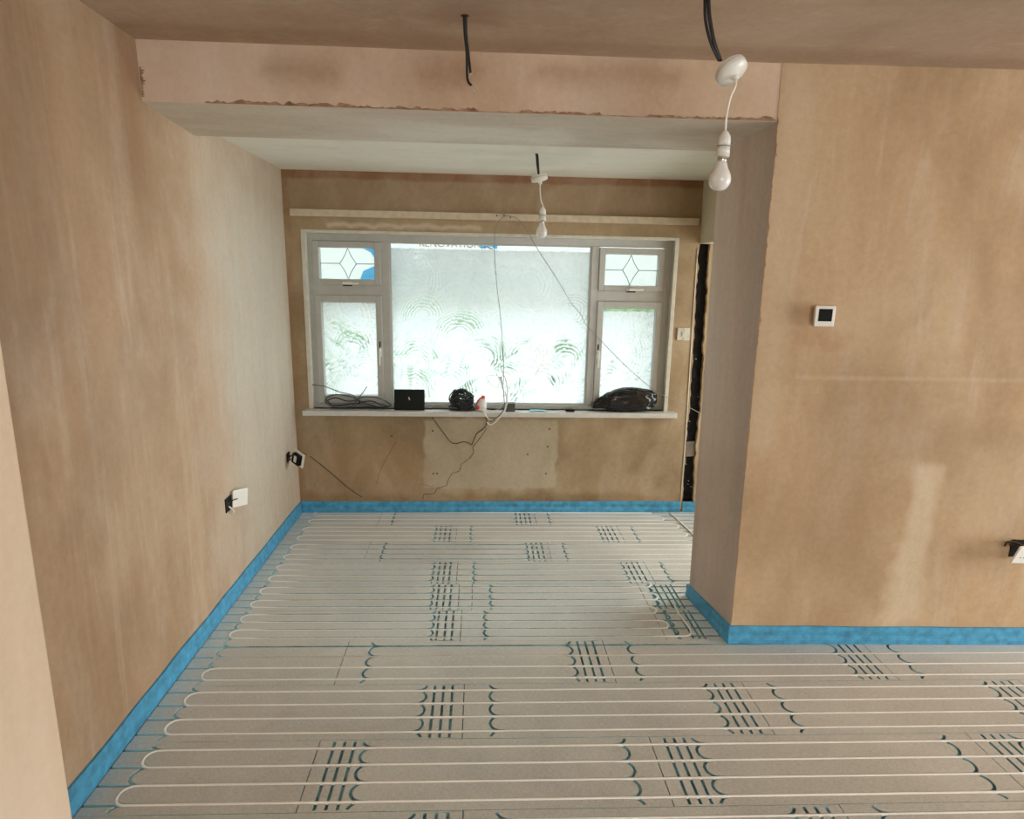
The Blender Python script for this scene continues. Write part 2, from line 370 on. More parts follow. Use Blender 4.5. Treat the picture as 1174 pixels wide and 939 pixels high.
bm = bmesh.new()
addbox(bm, -1.45, 5.3, -2.2, 4.4, -.12, -.022)
floor = struct(frombm('floor', bm, m_sub), 'dark subfloor under grooved grey heating panels')

def slab(name, quad, off, mat):               # quad of corners, thickness vector
    return struct(prism(name, quad, off, mat))
slab('wall_left', [(XL, -2.2, -.02), (XL, 4.3, -.02), (XLT, 4.3, 2.5), (XLT, -2.2, 2.5)], (-.2, 0, 0), m_left)['label'] = 'pinkish brown freshly skimmed plaster wall on the left'
nb = struct(box('wall_nib', XL-.05, -.912, .62, 1.25, -.02, 2.5, m_nib, None, .006)); nb['label'] = 'pale plastered wall stub in the left foreground'
slab('ceiling', [(-1.4, -2.2, H), (5.3, -2.2, H), (5.3, 2.7, H), (-1.4, 2.7, H)], (0, 0, .15), m_ceiling)
slab('ceiling_rear', [(-1.4, 2.7, HR), (2.5, 2.7, HR), (2.5, 4.3, HR), (-1.4, 4.3, HR)], (0, 0, .15), m_rearceil)

# beam across the opening: face, sloping soffit, back
bm = bmesh.new()
xa, xb = -1.3, 1.30
P = [(2.512, ZS1), (2.512, 2.42), (2.937, 2.42), (2.937, ZS2)]
L = [bm.verts.new((xa, y, z)) for y, z in P]; R = [bm.verts.new((xb, wy(1.13) if y < 2.6 else y, z)) for y, z in P]
bm.faces.new(L); bm.faces.new(R[::-1])
for i in range(4):
    f = bm.faces.new((L[i], R[i], R[(i+1) % 4], L[(i+1) % 4])); f.material_index = 1 if i == 3 else 0
beam = struct(frombm('wall_beam', bm, [m_beam, m_soffit])); beam['label'] = 'plastered beam spanning the opening to the window bay'

# right-hand wall with its end (the pier); overlaps the beam end by design of the real junction
bm = bmesh.new()
xe = 5.3
v = {k: bm.verts.new(c) for k, c in dict(a=A0, b=A1, c=(1.118, 2.512, 2.43), d=(xe, wy(xe), 2.43), e=(xe, wy(xe), -.02), a0=(1.137, 2.515, -.02),
     f=B0, g=B1, g0=(1.088, 2.937, -.02), h=(1.058, 2.937, 2.43), i=(xe, 2.937, 2.43), j=(xe, 2.937, -.02)).items()}
for q, mi in (('a0 e d c b a', 0), ('g0 a0 a b g f', 1), ('b c h g', 1), ('g0 f g h i j', 0), ('c d i h', 0), ('d e j i', 0), ('a0 g0 j e', 0)):
    f = bm.faces.new([v[k] for k in q.split()]); f.material_index = mi
wr = struct(frombm('wall_right', bm, [m_right, m_pier])); wr['label'] = 'tan skimmed wall on the right with its greyer end'

# raw render along the angle beads
def rawbead(name, p0, p1, across, out, parent, n, seed):
    bm = bmesh.new(); p0 = Vector(p0); p1 = Vector(p1); across = Vector(across); out = Vector(out); rnd = random.Random(seed)
    d = p1-p0; prev = None
    for i in range(n+1):
        t = i/n; h = abs(noise.noise((t*23, seed, 0)))*.9+.25+rnd.uniform(-.2, .25)
        if noise.noise((t*9, seed+5, 1)) < -.22: h *= .25
        b = p0+d*t; a = (bm.verts.new(b), bm.verts.new(b+out*rnd.uniform(.6, 1.2)), bm.verts.new(b+across*h*.55+out*rnd.uniform(.5, 1.3)), bm.verts.new(b+across*h))
        if prev:
            for k in range(3): bm.faces.new((prev[k], a[k], a[k+1], prev[k+1]))
        prev = a
    return frombm(name, bm, m_raw, parent)
rawbead('bead_edge', (-1.0, 2.512, ZS1+.001), (1.12, 2.512, ZS1+.001), (0, 0, .022), (0, -.002, 0), beam, 190, 3)
rawbead('bead_edge', (1.1205, 2.512, 2.21), (1.1275, 2.514, 1.35), (.011, 0, 0), (0, -.003, 0), wr, 110, 8)
rawbead('bead_edge', (1.1275, 2.514, 1.35), (1.1355, 2.515, .1), (.006, 0, 0), (0, -.002, 0), wr, 90, 11)
rawbead('bead_edge', (-1.219, 2.5115, 2.21), (-1.219, 2.5115, 2.31), (.022, 0, 0), (0, -.002, 0), beam, 20, 15)

# back wall with the window opening and the bricked-up chase
WX0, WX1, WZ0, WZ1 = -1.118, 1.272, .722, 1.862
CH = [(1.411, 1.479, 1.83), (1.413, 1.482, 1.6), (1.419, 1.489, 1.256), (1.424, 1.497, 1.0), (1.429, 1.503, .747), (1.427, 1.496, .495), (1.429, 1.500, .3), (1.431, 1.505, .075)]
def chase(z):
    for (a0, b0, z0), (a1, b1, z1) in zip(CH, CH[1:]):
        if z1 <= z <= z0:
            t = (z0-z)/(z0-z1); return a0+(a1-a0)*t, b0+(b1-b0)*t
    return CH[-1][:2] if z < 1 else CH[0][:2]
NZ = 90; zs = [.075+(1.83-.075)*i/NZ for i in range(NZ+1)]
jag = [(noise.noise((z*22, 1.3, 0))*.010+noise.noise((z*70, 2.1, 0))*.005, noise.noise((z*20, 7.3, 0))*.009+noise.noise((z*75, 4.1, 0))*.005) for z in zs]
eL = [(chase(z)[0]+j[0], z) for z, j in zip(zs, jag)]; eR = [(chase(z)[1]+j[1], z) for z, j in zip(zs, jag)]
bm = bmesh.new()
def wallpoly(co2, y=D): return poly(bm, [(x, y, z) for x, z in co2])
T, Bm = 2.36, -.02
wallpoly([(-1.4, Bm), (WX0, Bm), (WX0, T), (-1.4, T)])
wallpoly([(WX0, Bm), (WX1, Bm), (WX1, WZ0), (WX0, WZ0)])
wallpoly([(WX0, WZ1), (WX1, WZ1), (WX1, T), (WX0, T)])
wallpoly([(WX1, Bm), (1.40, Bm), (1.40, T), (WX1, T)])
wallpoly([(1.40, 1.83), (2.5, 1.83), (2.5, T), (1.40, T)]); wallpoly([(1.40, Bm), (2.5, Bm), (2.5, .075), (1.40, .075)])
wallpoly([(1.55, .075), (2.5, .075), (2.5, 1.83), (1.55, 1.83)])
for i in range(NZ):
    wallpoly([(1.40, zs[i]), eL[i], eL[i+1], (1.40, zs[i+1])]); wallpoly([eR[i], (1.55, zs[i]), (1.55, zs[i+1]), eR[i+1]])
    for e in (eL, eR): poly(bm, [(e[i][0], D, e[i][1]), (e[i+1][0], D, e[i+1][1]), (e[i+1][0], D+.05, e[i+1][1]), (e[i][0], D+.05, e[i][1])])
for co in ([(-1.4, -.02), (WX0, -.02), (WX0, T), (-1.4, T)], [(WX0, -.02), (WX1, -.02), (WX1, WZ0), (WX0, WZ0)], [(WX0, WZ1), (WX1, WZ1), (WX1, T), (WX0, T)], [(WX1, -.02), (2.5, -.02), (2.5, T), (WX1, T)]):
    wallpoly(co, D+.26)
for a, b in (((WX0, WZ0), (WX1, WZ0)), ((WX1, WZ0), (WX1, WZ1)), ((WX1, WZ1), (WX0, WZ1)), ((WX0, WZ1), (WX0, WZ0))):
    poly(bm, [(a[0], D, a[1]), (b[0], D, b[1]), (b[0], D+.26, b[1]), (a[0], D+.26, a[1])])
bmesh.ops.remove_doubles(bm, verts=bm.verts[:], dist=1e-5)
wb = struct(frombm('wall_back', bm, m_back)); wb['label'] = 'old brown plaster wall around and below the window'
# tar-black brickwork in the chase
bm = bmesh.new(); cols = 7; rows = []
for i in range(NZ+1):
    z = zs[i]; a, b = chase(z); rows.append([bm.verts.new((a-.03+(b-a+.06)*k/(cols-1), D+.03+noise.noise((k*1.7, z*30, 2))*.014, z)) for k in range(cols)])
for i in range(NZ):
    for k in range(cols-1): bm.faces.new((rows[i][k], rows[i][k+1], rows[i+1][k+1], rows[i+1][k]))
frombm('tarred_chase', bm, m_tar, wb, True)['label'] = 'black bitumen coated brickwork in a ragged vertical chase'
prism('exposed_brick', [(1.430, D+.012, .505), (1.496, D+.012, .51), (1.494, D+.012, .405), (1.432, D+.012, .40)], (0, .02, 0), m_brickpatch, wb)
for i in range(9):
    z = random.uniform(.1, 1.8); a, b = chase(z); x = random.uniform(a+.005, b-.005); s = random.uniform(.0014, .003)
    box('mortar_crumb', x-s, x+s, D+.012, D+.026, z-s*.7, z+s*.7, m_reveal, wb, .0008)
tube('corner_bead', [(1.418, D-.002, .02), (1.414, D-.002, .6), (1.404, D-.002, 1.3), (1.399, D-.002, 1.8)], .0035, m_reveal, wb, 6, 6)
# header left over from the removed partition
hd = struct(prism('wall_header', [(1.404, D+.002, HR+.05), (1.406, 2.9, HR+.05), (1.414, 2.9, 1.83), (1.414, D+.002, 1.83)], (.1, 0, 0), m_header)); hd['label'] = 'cream stub of wall hanging beside the window bay'

# the rest of the room, behind and beside the camera, with its glazed door and window
def wallhole(name, plane, c, u0, u1, z0, z1, hu0, hu1, hz0, hz1, th, mat):
    bm = bmesh.new()
    for a0, a1, b0, b1 in ((u0, hu0, z0, z1), (hu1, u1, z0, z1), (hu0, hu1, z0, hz0), (hu0, hu1, hz1, z1)):
        if a1-a0 > 1e-3 and b1-b0 > 1e-3:
            if plane == 'x': addbox(bm, c, c+th, a0, a1, b0, b1)
            else: addbox(bm, a0, a1, c-th, c, b0, b1)
    return struct(frombm(name, bm, mat))
wallhole('wall_side', 'x', 5.1, -2.2, 2.6, -.02, 2.5, -.05, 1.85, .0, 2.1, .2, m_room)
wallhole('wall_behind', 'y', -2.1, -1.4, 5.3, -.02, 2.5, .1, 2.3, .85, 2.05, .2, m_room)
wallhole('wall_hall', 'x', 2.40, 2.9, 4.3, -.02, 2.36, 3.14, 3.98, .28, 1.94, .1, m_room)  # unseen hall wall; its opening is added for the fill lamp
def simple_frame(name, plane, c, u0, u1, z0, z1, n):
    o = None; bm = bmesh.new(); t = .06
    bars = [(u0, u0+t, z0, z1), (u1-t, u1, z0, z1), (u0+t, u1-t, z0, z0+t), (u0+t, u1-t, z1-t, z1)]+[(u0+(u1-u0)*k/n-t/2, u0+(u1-u0)*k/n+t/2, z0+t, z1-t) for k in range(1, n)]
    for a, b, e, f in bars:
        if plane == 'x': addbox(bm, c, c+.06, a, b, e, f, .004)
        else: addbox(bm, a, b, c-.06, c, e, f, .004)
    return struct(frombm(name, bm, m_frame))
simple_frame('door_1', 'x', 5.17, -.05, 1.85, .0, 2.1, 2)
simple_frame('hall_fill_window', 'x', 2.43, 3.14, 3.98, .28, 1.94, 1)  # unseen frame, added around the opening of the hall fill lamp
simple_frame('window_2', 'y', -2.17, .1, 2.3, .85, 2.05, 3)

# blue perimeter foam strips
def strip(name, p0, p1, outward, h, th, wav, seed, label, n=60, hend=None):
    p0 = Vector(p0); p1 = Vector(p1); o = Vector(outward); bm = bmesh.new(); rows = []
    prof = [(0, 0), (th*1.1, 0), (th*1.25, .25), (th*.8, .5), (th*1.15, .75), (th*1.0, 1), (0, 1)]
    for i in range(n+1):
        t = i/n; b = p0.lerp(p1, t); hh = (h+(hend-h)*t) if hend else h
        hh *= 1+wav*noise.noise((t*(p1-p0).length*4, seed, 0)); k = 1+.9*wav*4*abs(noise.noise((t*(p1-p0).length*5, seed, 4)))
        rows.append([bm.verts.new(b+o*(a*k if a else -.004)+Vector((0, 0, c*hh))) for a, c in prof])
    for A, B in zip(rows, rows[1:]):
        for k in range(len(prof)): bm.faces.new((A[k], A[(k+1) % len(prof)], B[(k+1) % len(prof)], B[k]))
    bm.faces.new(rows[0]); bm.faces.new(rows[-1][::-1])
    ob = struct(frombm(name, bm, m_strip, None, False)); ob['label'] = label; return ob
strip('baseboard_left', (XL, 1.25, 0), (XL, D-.012, 0), (1, 0, 0), .094, .008, .09, 2, 'blue foam edging strip along the left wall', 110, .080)
strip('baseboard_back', (XL+.012, D, 0), (1.412, D, 0), (0, -1, 0), .080, .008, .02, 5, 'blue foam edging strip below the window')
strip('baseboard_hall', (1.432, D, 0), (2.40, D, 0), (0, -1, 0), .074, .008, .03, 8, 'short blue foam strip right of the black chase', 30)
strip('baseboard_pier', (1.134, 2.512, 0), (1.086, 2.95, 0), (-1, -.1, 0), .090, .010, .10, 11, 'blue foam strip at the end of the right wall', 40, .066)
strip('baseboard_right', (1.126, wy(1.126), 0), (5.1, wy(5.1), 0), (0, -1, 0), .088, .008, .03, 14, 'bright blue foam edging strip along the right wall', 90, .075)

# ------------------------------------------------------------------ grooved heating panels
SL = -.0108                                    # the panels lie slightly askew to the window wall
GW, GD = .0104, .0125                          # groove width and depth
def sk(x): return SL*(x+.25)
F0, FP = 1.680, .0764                          # front field: first groove, pitch (at x=-.25)
R0, RP = 2.589, .0669                          # window bay: first groove, pitch
def buf(pl, w):
    n = len(pl); Lh = []; Rh = []
    for i in range(n):
        a = Vector(pl[max(i-1, 0)]); b = Vector(pl[min(i+1, n-1)]); t = (b-a).normalized(); nn = Vector((-t.y, t.x))*w/2
        Lh.append(Vector(pl[i])+nn); Rh.append(Vector(pl[i])-nn)
    return Lh+Rh[::-1]
def segd(p, a, b):
    ab = b-a; t = max(0, min(1, (p-a).dot(ab)/max(ab.dot(ab), 1e-12))); return (p-a-ab*t).length
PANELS = []
def make_panel(x0, x1, y0, pitch, nrow, arcsL, arcsR, dashes, extra=(), xcut=None):
    """one panel in skewed coordinates; y0 = lower edge at x=-.25; four run grooves, turning arcs, cross grooves"""
    y1 = y0+pitch*nrow; g = .0016; pl = []
    gy = [y0+pitch*(i+.5) for i in range(nrow)]
    for y in gy: pl.append([Vector((x0-.01, y)), Vector((x1+.01, y))])
    r = pitch/2
    for xt, sgn in [(a, 1) for a in arcsL]+[(a, -1) for a in arcsR]:
        if not (x0+.005 < xt < x1-.005): continue
        for i in range(-1, nrow):
            cy = y0+pitch*(i+1); th = [pi/2+pi*k/12 for k in range(13)]
            pts = [Vector((xt+sgn*(r*1.05)+sgn*r*1.05*cos(t)+(sgn*.0), cy+r*sin(t)*.97)) for t in th]
            pts = [Vector((pts[0].x+sgn*.022, pts[0].y+.001))]+pts+[Vector((pts[-1].x+sgn*.022, pts[-1].y-.001))]
            if i == -1: pts = [p for p in pts if p.y > y0+.004]
            if i == nrow-1: pts = [p for p in pts if p.y < y1-.004]
            if len(pts) > 1: pl.append(pts)
    for xd in dashes:
        if x0+.008 < xd < x1-.008: pl.append([Vector((xd, y0+.008)), Vector((xd, y1-.008))])
    for e in extra: pl.append([Vector(p) for p in e])
    X0, X1, Y0, Y1 = x0+g, x1-g, y0+g*.6, y1-g*.6
    vs = [Vector(p) for p in ((X0, Y0), (X1, Y0), (X1, Y1), (X0, Y1))]; ed = [(0, 1), (1, 2), (2, 3), (3, 0)]
    # keep long edges split so that triangles stay well shaped
    def clampv(p): return Vector((min(max(p.x, X0), X1), min(max(p.y, Y0), Y1)))
    boxes = []
    for q in pl:
        o = [clampv(p) for p in buf(q, GW)]; k = len(vs); vs += o; ed += [(k+i, k+(i+1) % len(o)) for i in range(len(o)) if (o[i]-o[(i+1) % len(o)]).length > 1e-6]
        boxes.append((min(p.x for p in q)-GW, max(p.x for p in q)+GW, min(p.y for p in q)-GW, max(p.y for p in q)+GW))
    V, E_, F_, *_ = delaunay_2d_cdt(vs, ed, [], 0, 1e-6)
    def ing(p):
        for q, b in zip(pl, boxes):
            if b[0] <= p.x <= b[1] and b[2] <= p.y <= b[3]:
                for a, c in zip(q, q[1:]):
                    if segd(p, a, c) < GW/2*.985: return True
        return False
    bm = bmesh.new(); zj = random.uniform(-.0004, .0004)
    top = [None]*len(V); bot = [None]*len(V)
    def vt(i):
        if top[i] is None: top[i] = bm.verts.new((V[i].x, V[i].y+sk(V[i].x), zj))
        return top[i]
    def vb(i):
        if bot[i] is None: bot[i] = bm.verts.new((V[i].x, V[i].y+sk(V[i].x), -GD))
        return bot[i]
    edge = {}
    for f in F_:
        c = (V[f[0]]+V[f[1]]+V[f[2]])/3; gflag = ing(c)
        if abs((V[f[1]]-V[f[0]]).cross(V[f[2]]-V[f[0]])) < 1e-10: continue
        fc = bm.faces.new([vb(i) if gflag else vt(i) for i in f]); fc.material_index = 1 if gflag else 0
        if fc.normal.z < 0: pass
        for i in range(3):
            a, b = f[i], f[(i+1) % 3]; edge.setdefault((min(a, b), max(a, b)), []).append(gflag)
    for (a, b), fl in edge.items():
        if len(fl) == 2 and fl[0] != fl[1]:
            fc = bm.faces.new((vt(a), vt(b), vb(b), vb(a))); fc.material_index = 1
        elif len(fl) == 1:                     # panel rim down to the subfloor
            u, v_ = (vb(a), vb(b)) if fl[0] else (vt(a), vt(b))
            fc = bm.faces.new((u, v_, bm.verts.new((v_.co.x, v_.co.y, -.0215)), bm.verts.new((u.co.x, u.co.y, -.0215)))); fc.material_index = 1
    me = bpy.data.meshes.new('floor_panel'); bmesh.ops.recalc_face_normals(bm, faces=bm.faces[:])
    for f in bm.faces:
        if abs(f.normal.z) > .9 and f.normal.z < 0: f.normal_flip()
    bm.to_mesh(me); bm.free()
    o = link('floor_panel', me, [m_board, m_groove], floor); return o

def row(y0, pitch, joints, orient, right, left=XL+.002, arcs_wall=True, extra=None, mid=None):
    """panels between successive joints; orient 'B' = cross grooves at the right end, 'A' = at the left end"""
    xs = [left]+list(joints)+[right]
    s = pitch/FP
    for a, b in zip(xs, xs[1:]):
        if b-a < .02: continue
        first = (a == left); da = []; aL = []; aR = []
        if orient == 'B':
            if (b != right or mid) and not (first and b < -.5): da = [b-.116*s, b-.081*s, b-.046*s]; aR = [b-.146*s]
            aL = [-1.115] if first else [a+.100*s]
        else:
            if not first: da = [a+.052*s, a+.087*s, a+.122*s]; aL = [a+.150*s]
            else: aL = [-1.115]
            if b != right and not first: aR = [b-.088*s]
        make_panel(a, b, y0, pitch, 4, aL, aR, da, [e for e in (extra or []) if min(p[0] for p in e) > a and max(p[0] for p in e) < b])
LWX = XL+.010
fr = lambda k: F0-FP/2+4*FP*k                  # lower edge of front row k (k=0 is the row of the two near cross patterns)
row(fr(-3), FP, (-.02, 1.13), 'B', 2.6, -.905)
row(fr(-2), FP, (-.545, .61, 1.78), 'A', 2.6, -.905)
row(fr(-1), FP, (-.040, 1.137), 'B', 2.6, LWX)
row(fr(0), FP, (-.547, .615, 1.785), 'A', 3.3, LWX)
row(fr(1), FP, (-.052, 1.077, 2.245), 'B', 3.3, LWX)
# row below the right wall is full width and four grooves deep
row(fr(2), FP, (-.570, .563, 1.745), 'B', 3.3, LWX)
rr = lambda k: R0-RP/2+4*RP*k
gapfill = rr(0)-fr(3)
PX = [1.052, 1.036]                            # the pier stands on the panels' right edge
feedA = [(.955, rr(0)+4.9*RP), (.962, rr(0)+4*RP), (.990, rr(0)+.5*RP+.02)]
hatch0 = [[(x, rr(0)+.012), (x, rr(0)+4*RP-.012)] for x in (.915, .985, 1.015)]
hatch1 = [[(x, rr(1)+.012), (x, rr(1)+4*RP-.012)] for x in (.905, .94, .975, 1.005)]
make_panel(LWX, -.078, rr(0), RP, 4, [-1.117], [-.205], [-.187, -.151, -.118])
make_panel(-.078, .86, rr(0), RP, 4, [.028], [], [])
make_panel(.86, 1.40, rr(0), RP, 4, [], [.93], [1.04], hatch0)
make_panel(LWX, -.098, rr(1), RP, 4, [-1.117], [-.228], [-.205, -.172, -.140])
make_panel(-.098, -.030, rr(1), RP, 4, [], [], [])
make_panel(-.030, .855, rr(1), RP, 4, [.060], [], [])
make_panel(.855, 1.40, rr(1), RP, 4, [], [.915], [1.03], hatch1)
row(rr(2), RP, (-.116, .955), 'B', 2.30, LWX)
row(rr(3), RP, (-.655, .425), 'B', 2.30, LWX)
row(rr(4), RP, (-.140, .912, ), 'B', 2.30, LWX)
row(rr(5), RP, (-.660, .385), 'B', 2.30, LWX)
# panel edge closing the doorway side
make_panel(1.085, 1.40, rr(0)+8*RP-.001-.05, .0124, 4, [], [], []) if False else None

# ------------------------------------------------------------------ heating pipes
PR = .0051; PZ = -.0030
def gF(i): return F0+FP*i
def gR(i): return R0+RP*i
def arc(cx, cy, r, a0, a1, n=12): return [(cx+r*cos(a0+(a1-a0)*k/n), cy+r*sin(a0+(a1-a0)*k/n)) for k in range(n+1)]
def serp(ys, xl, xr, first_left):
    """2D serpentine through grooves ys; xl(k), xr(k) give the tip of the k-th turn"""
    pts = []; right = not first_left
    for k, y in enumerate(ys):
        last = k == len(ys)-1; r = (ys[k+1]-y)/2 if not last else 0
        if right:                              # travelling to the right
            xe = xr(k); 
            if k == 0: pts.append((xl(k)+.3, y))
            if last: pts.append((xe, y))
            else: pts += [(pts[-1][0]+(xe-r-pts[-1][0])*t, y) for t in (.02, .08, .5, .92, .98)]+arc(xe-r*1.05, y+r, r, -pi/2, pi/2)
        else:
            xe = xl(k)
            if k == 0: pts.append((xr(k), y))
            if last: pts.append((xe, y))
            else: pts += [(pts[-1][0]+(xe+r-pts[-1][0])*t, y) for t in (.02, .08, .5, .92, .98)]+arc(xe+r*1.05, y+r, r, -pi/2, -3*pi/2)
        right = not right
    return pts
def deep(x, y):                                # pressed further down along the runs of the window bay
    return .0034 if (2.575 < y < 3.62 and -1.02 < x < .80) else 0.
def pipe(name, p2, label):
    pts = []
    for i, (x, y) in enumerate(p2):
        wob = .0006*noise.noise((x*2, y*9, 3)); pts.append((x, y+sk(x)+wob, PZ-deep(x, y)+.0012*noise.noise((x*1.6, y*13, 7))))
    q = [pts[0]]
    for p in pts[1:]:
        if (Vector(p)-Vector(q[-1])).length > 1e-4: q.append(p)
    o = tube(name, q, PR, m_pipe, None, 0, 8); return tag(o, label, 'pipe')
ysF = [gF(i) for i in range(-9, 11)]
pipe('heating_pipe', serp(ysF, lambda k: -1.117 if k > 7 else -.82, lambda k: 1.706 if k == 9 else (2.5 if k < 8 else 3.2), False),
     'long white heating pipe snaking through the floor panels in the foreground')
ysR = [gR(i) for i in range(24)]
pR = serp(ysR, lambda k: -1.119, lambda k: {1: .905, 3: .885, 5: .93}.get(k, .93 if k < 8 else (1.02+.03*k if k < 10 else 1.345 if k < 19 else 1.36-.03*(k-18))), True)
pR = [(.990, gR(0)+.30), (.985, gR(0)+.2), (.996, gR(0)+.06), (.990, gR(0)+.025), (.975, gR(0)+.006), (.95, gR(0))]+pR[1:]
pipe('heating_pipe', pR, 'white heating pipe snaking through the floor panels of the window bay')
tag(tube('feed_pipe', [(1.335, 4.10, .004), (1.352, 3.98, .004), (1.379, 3.70, .004), (1.40, 3.45, .004), (1.44, 3.2, .004), (1.6, 3.05, .004), (1.9, 3.02, .004)], PR, m_pipe), 'white pipe running diagonally on the floor beside the black chase', 'pipe')

# ------------------------------------------------------------------ window
win = struct(thing('window_1', 'white framed window with whitened panes', 'window', (.077, D+.05, WZ0))); del win['category']
FY = D+.045; FT = .07
def ring(name, x0, x1, z0, z1, t, y0, y1, mat, parent, bev=.004):
    bm = bmesh.new(); tl, tr, tb, tt = t
    addbox(bm, x0, x0+tl, y0, y1, z0, z1, bev); addbox(bm, x1-tr, x1, y0, y1, z0, z1, bev)
    addbox(bm, x0+tl-.001, x1-tr+.001, y0+.0006, y1, z0, z0+tb, bev); addbox(bm, x0+tl-.001, x1-tr+.001, y0+.0006, y1, z1-tt, z1, bev)
    return frombm(name, bm, mat, parent)
ring('reveal_trim', WX0-.004, WX1+.004, WZ0-.002, WZ1+.004, (.026, .026, .004, .020), D-.004, FY, m_reveal, win, .003)
ring('outer_frame', WX0+.004, WX1-.004, WZ0, WZ1-.004, (.050, .060, .030, .056), FY, FY+FT, m_frame, win)
MX = ((-.637, -.583), (.722, .772))
for a, b in MX: box('mullion', a, b, FY+.001, FY+FT, WZ0+.03, WZ1-.058, m_frame, win, .004)
box('transom', -1.066, -.636, FY+.002, FY+FT, 1.463, 1.531, m_frame, win, .004); box('transom', .771, 1.210, FY+.002, FY+FT, 1.452, 1.522, m_frame, win, .004)
def pane(parent, x0, x1, z0, z1, mat, y=FY+.035): return box('pane', x0-.004, x1+.004, y, y+.006, z0-.004, z1+.004, mat, parent)
ring('glazing_bead', -.584, .723, WZ0+.029, WZ1-.057, (.009, .009, .010, .010), FY+.012, FY+.036, m_frame, win, .002)
pane(win, -.576, .715, WZ0+.038, WZ1-.066, m_glass_main)
def came(parent, x0, x1, z0, z1):
    cx, cz = (x0+x1)/2, (z0+z1)/2; w_, y = .054, FY+.0335
    pts = {'t': (cx, z1), 'b': (cx, z0), 'l': (cx-w_, cz), 'r': (cx+w_, cz), 'L': (x0, cz), 'R': (x1, cz)}
    for a, b, c in (('t', 'l', -.006), ('t', 'r', .006), ('b', 'l', -.006), ('b', 'r', .006), ('L', 'l', 0), ('R', 'r', 0)):
        p, q = pts[a], pts[b]; mid = ((p[0]+q[0])/2-c, y, (p[1]+q[1])/2)
        tube('lead_came', [(p[0], y, p[1]), mid, (q[0], y, q[1])], .0024, m_lead, parent, 5, 6)
def handle(parent, x, z, vert):
    if vert:
        bm = bmesh.new(); addbox(bm, x-.009, x+.009, FY-.018, FY-.006, z-.030, z+.030, .003); addbox(bm, x-.006, x+.006, FY-.040, FY-.018, z+.008, z+.022, .003); addbox(bm, x-.006, x+.006, FY-.046, FY-.034, z-.085, z+.020, .004)
    else:
        bm = bmesh.new(); addbox(bm, x-.032, x+.032, FY-.018, FY-.006, z-.009, z+.009, .003); addbox(bm, x-.022, x-.008, FY-.040, FY-.018, z-.006, z+.006, .003); addbox(bm, x-.022, x+.075, FY-.046, FY-.034, z-.006, z+.006, .004)
    return frombm('handle', bm, m_brass if vert is None else m_white, parent)
for sx0, sx1, fz0, fz1, cz1, gm in ((-1.066, -.636, 1.530, 1.801, 1.464, m_glass_left), (.772, 1.207, 1.521, 1.795, 1.453, m_glass_right)):
    s = ring('fanlight_sash', sx0, sx1, fz0, fz1, (.040, .042, .036, .040), FY-.010, FY+.05, m_frame, win, .005)
    pane(s, sx0+.040, sx1-.042, fz0+.036, fz1-.040, m_glass_fan); came(s, sx0+.040, sx1-.042, fz0+.036, fz1-.040); handle(s, (sx0+sx1)/2, fz0+.010, False)
    box('keep', (sx0+sx1)/2-.03, (sx0+sx1)/2+.03, FY-.014, FY-.008, fz0-.008, fz0+.004, m_black, s, .001)
    c = ring('casement_sash', sx0, sx1, WZ0+.034, cz1, (.042, .040, .050, .046), FY-.010, FY+.05, m_frame, win, .005)
    pane(c, sx0+.042, sx1-.040, WZ0+.084, cz1-.046, gm); hx = sx1-.018 if sx0 < 0 else sx0+.018; handle(c, hx, 1.10, True)
    box('keep', hx-.004, hx+.004, FY-.013, FY-.008, 1.11, 1.17, m_black, c, .001)
adopt(win)
for p in win.children:
    pass
sl = struct(box('trim_1', -1.150, 1.326, D-.072, FY+.004, .690, .724, m_sill, None, .006)); sl['label'] = 'white painted window sill board'
ZSILL = .724
bt = box('curtain_batten', -1.176, 1.388, D-.022, D+.002, 1.944, 1.986, m_batten, None, .002); tag(bt, 'cream painted wooden batten fixed across the wall above the window', 'batten')
for x in (.10, .145, .185): lathe('nail', [(0, .006), (.0045, .006), (.0045, 0), (.002, 0), (.002, -.02)], m_crack, bt, Matrix.Translation((x, D-.026, 1.968+random.uniform(-.006, .016))) @ Matrix.Rotation(pi/2, 4, 'X'), 10)

# ------------------------------------------------------------------ outside
struct(prism('ground', [(-9, D+.3, -.35), (9, D+.3, -.35), (9, 16, -.35), (-9, 16, -.35)], (0, 0, -.1), m_grass))
def shrub(cx, cy, r, h, label):
    bm = bmesh.new(); bmesh.ops.create_icosphere(bm, subdivisions=4, radius=1)
    for v in bm.verts:
        d = v.co.normalized(); k = 1+.28*noise.noise(d*2.3+Vector((cx, cy, 0)))+.16*noise.noise(d*7+Vector((cx, 0, 3)))+.08*noise.noise(d*17)
        v.co = Vector((cx+d.x*r*k, cy+d.y*r*.7*k, -.35+h/2+d.z*h/2*k))
    return tag(frombm('shrub', bm, m_leaf, None, True), label, 'shrub')
shrub(-.25, 6.0, .75, 1.75, 'green shrub blurred behind the middle of the whitened pane')
shrub(1.35, 6.3, .55, 1.7, 'green shrub blurred behind the right half of the whitened pane')
shrub(-1.75, 6.2, .6, 1.8, 'green shrub blurred behind the left casement')
house = thing('house', 'brick house across the street, faint behind the whitened panes', 'house', (0, 13, -.35))
box('wall', -9, 9, 13, 19, -.35, 5.2, m_brickface, house)
prism('roof', [(-9.3, 12.6, 5.1), (-9.3, 19.4, 5.1), (-9.3, 16, 7.6)], (18.6, 0, 0), m_rooftile, house)
for hx in (-6.5, -3.2, -.6, 2.0, 4.8, 7.2):
    for hz in (.55, 3.2):
        f_ = ring('window', hx-.65, hx+.65, hz, hz+1.25, (.09,)*4, 12.93, 13.02, m_frame, house, .01); box('pane', hx-.57, hx+.57, 12.97, 12.99, hz+.08, hz+1.17, m_winglass, f_)
adopt(house)
BY = D+.32
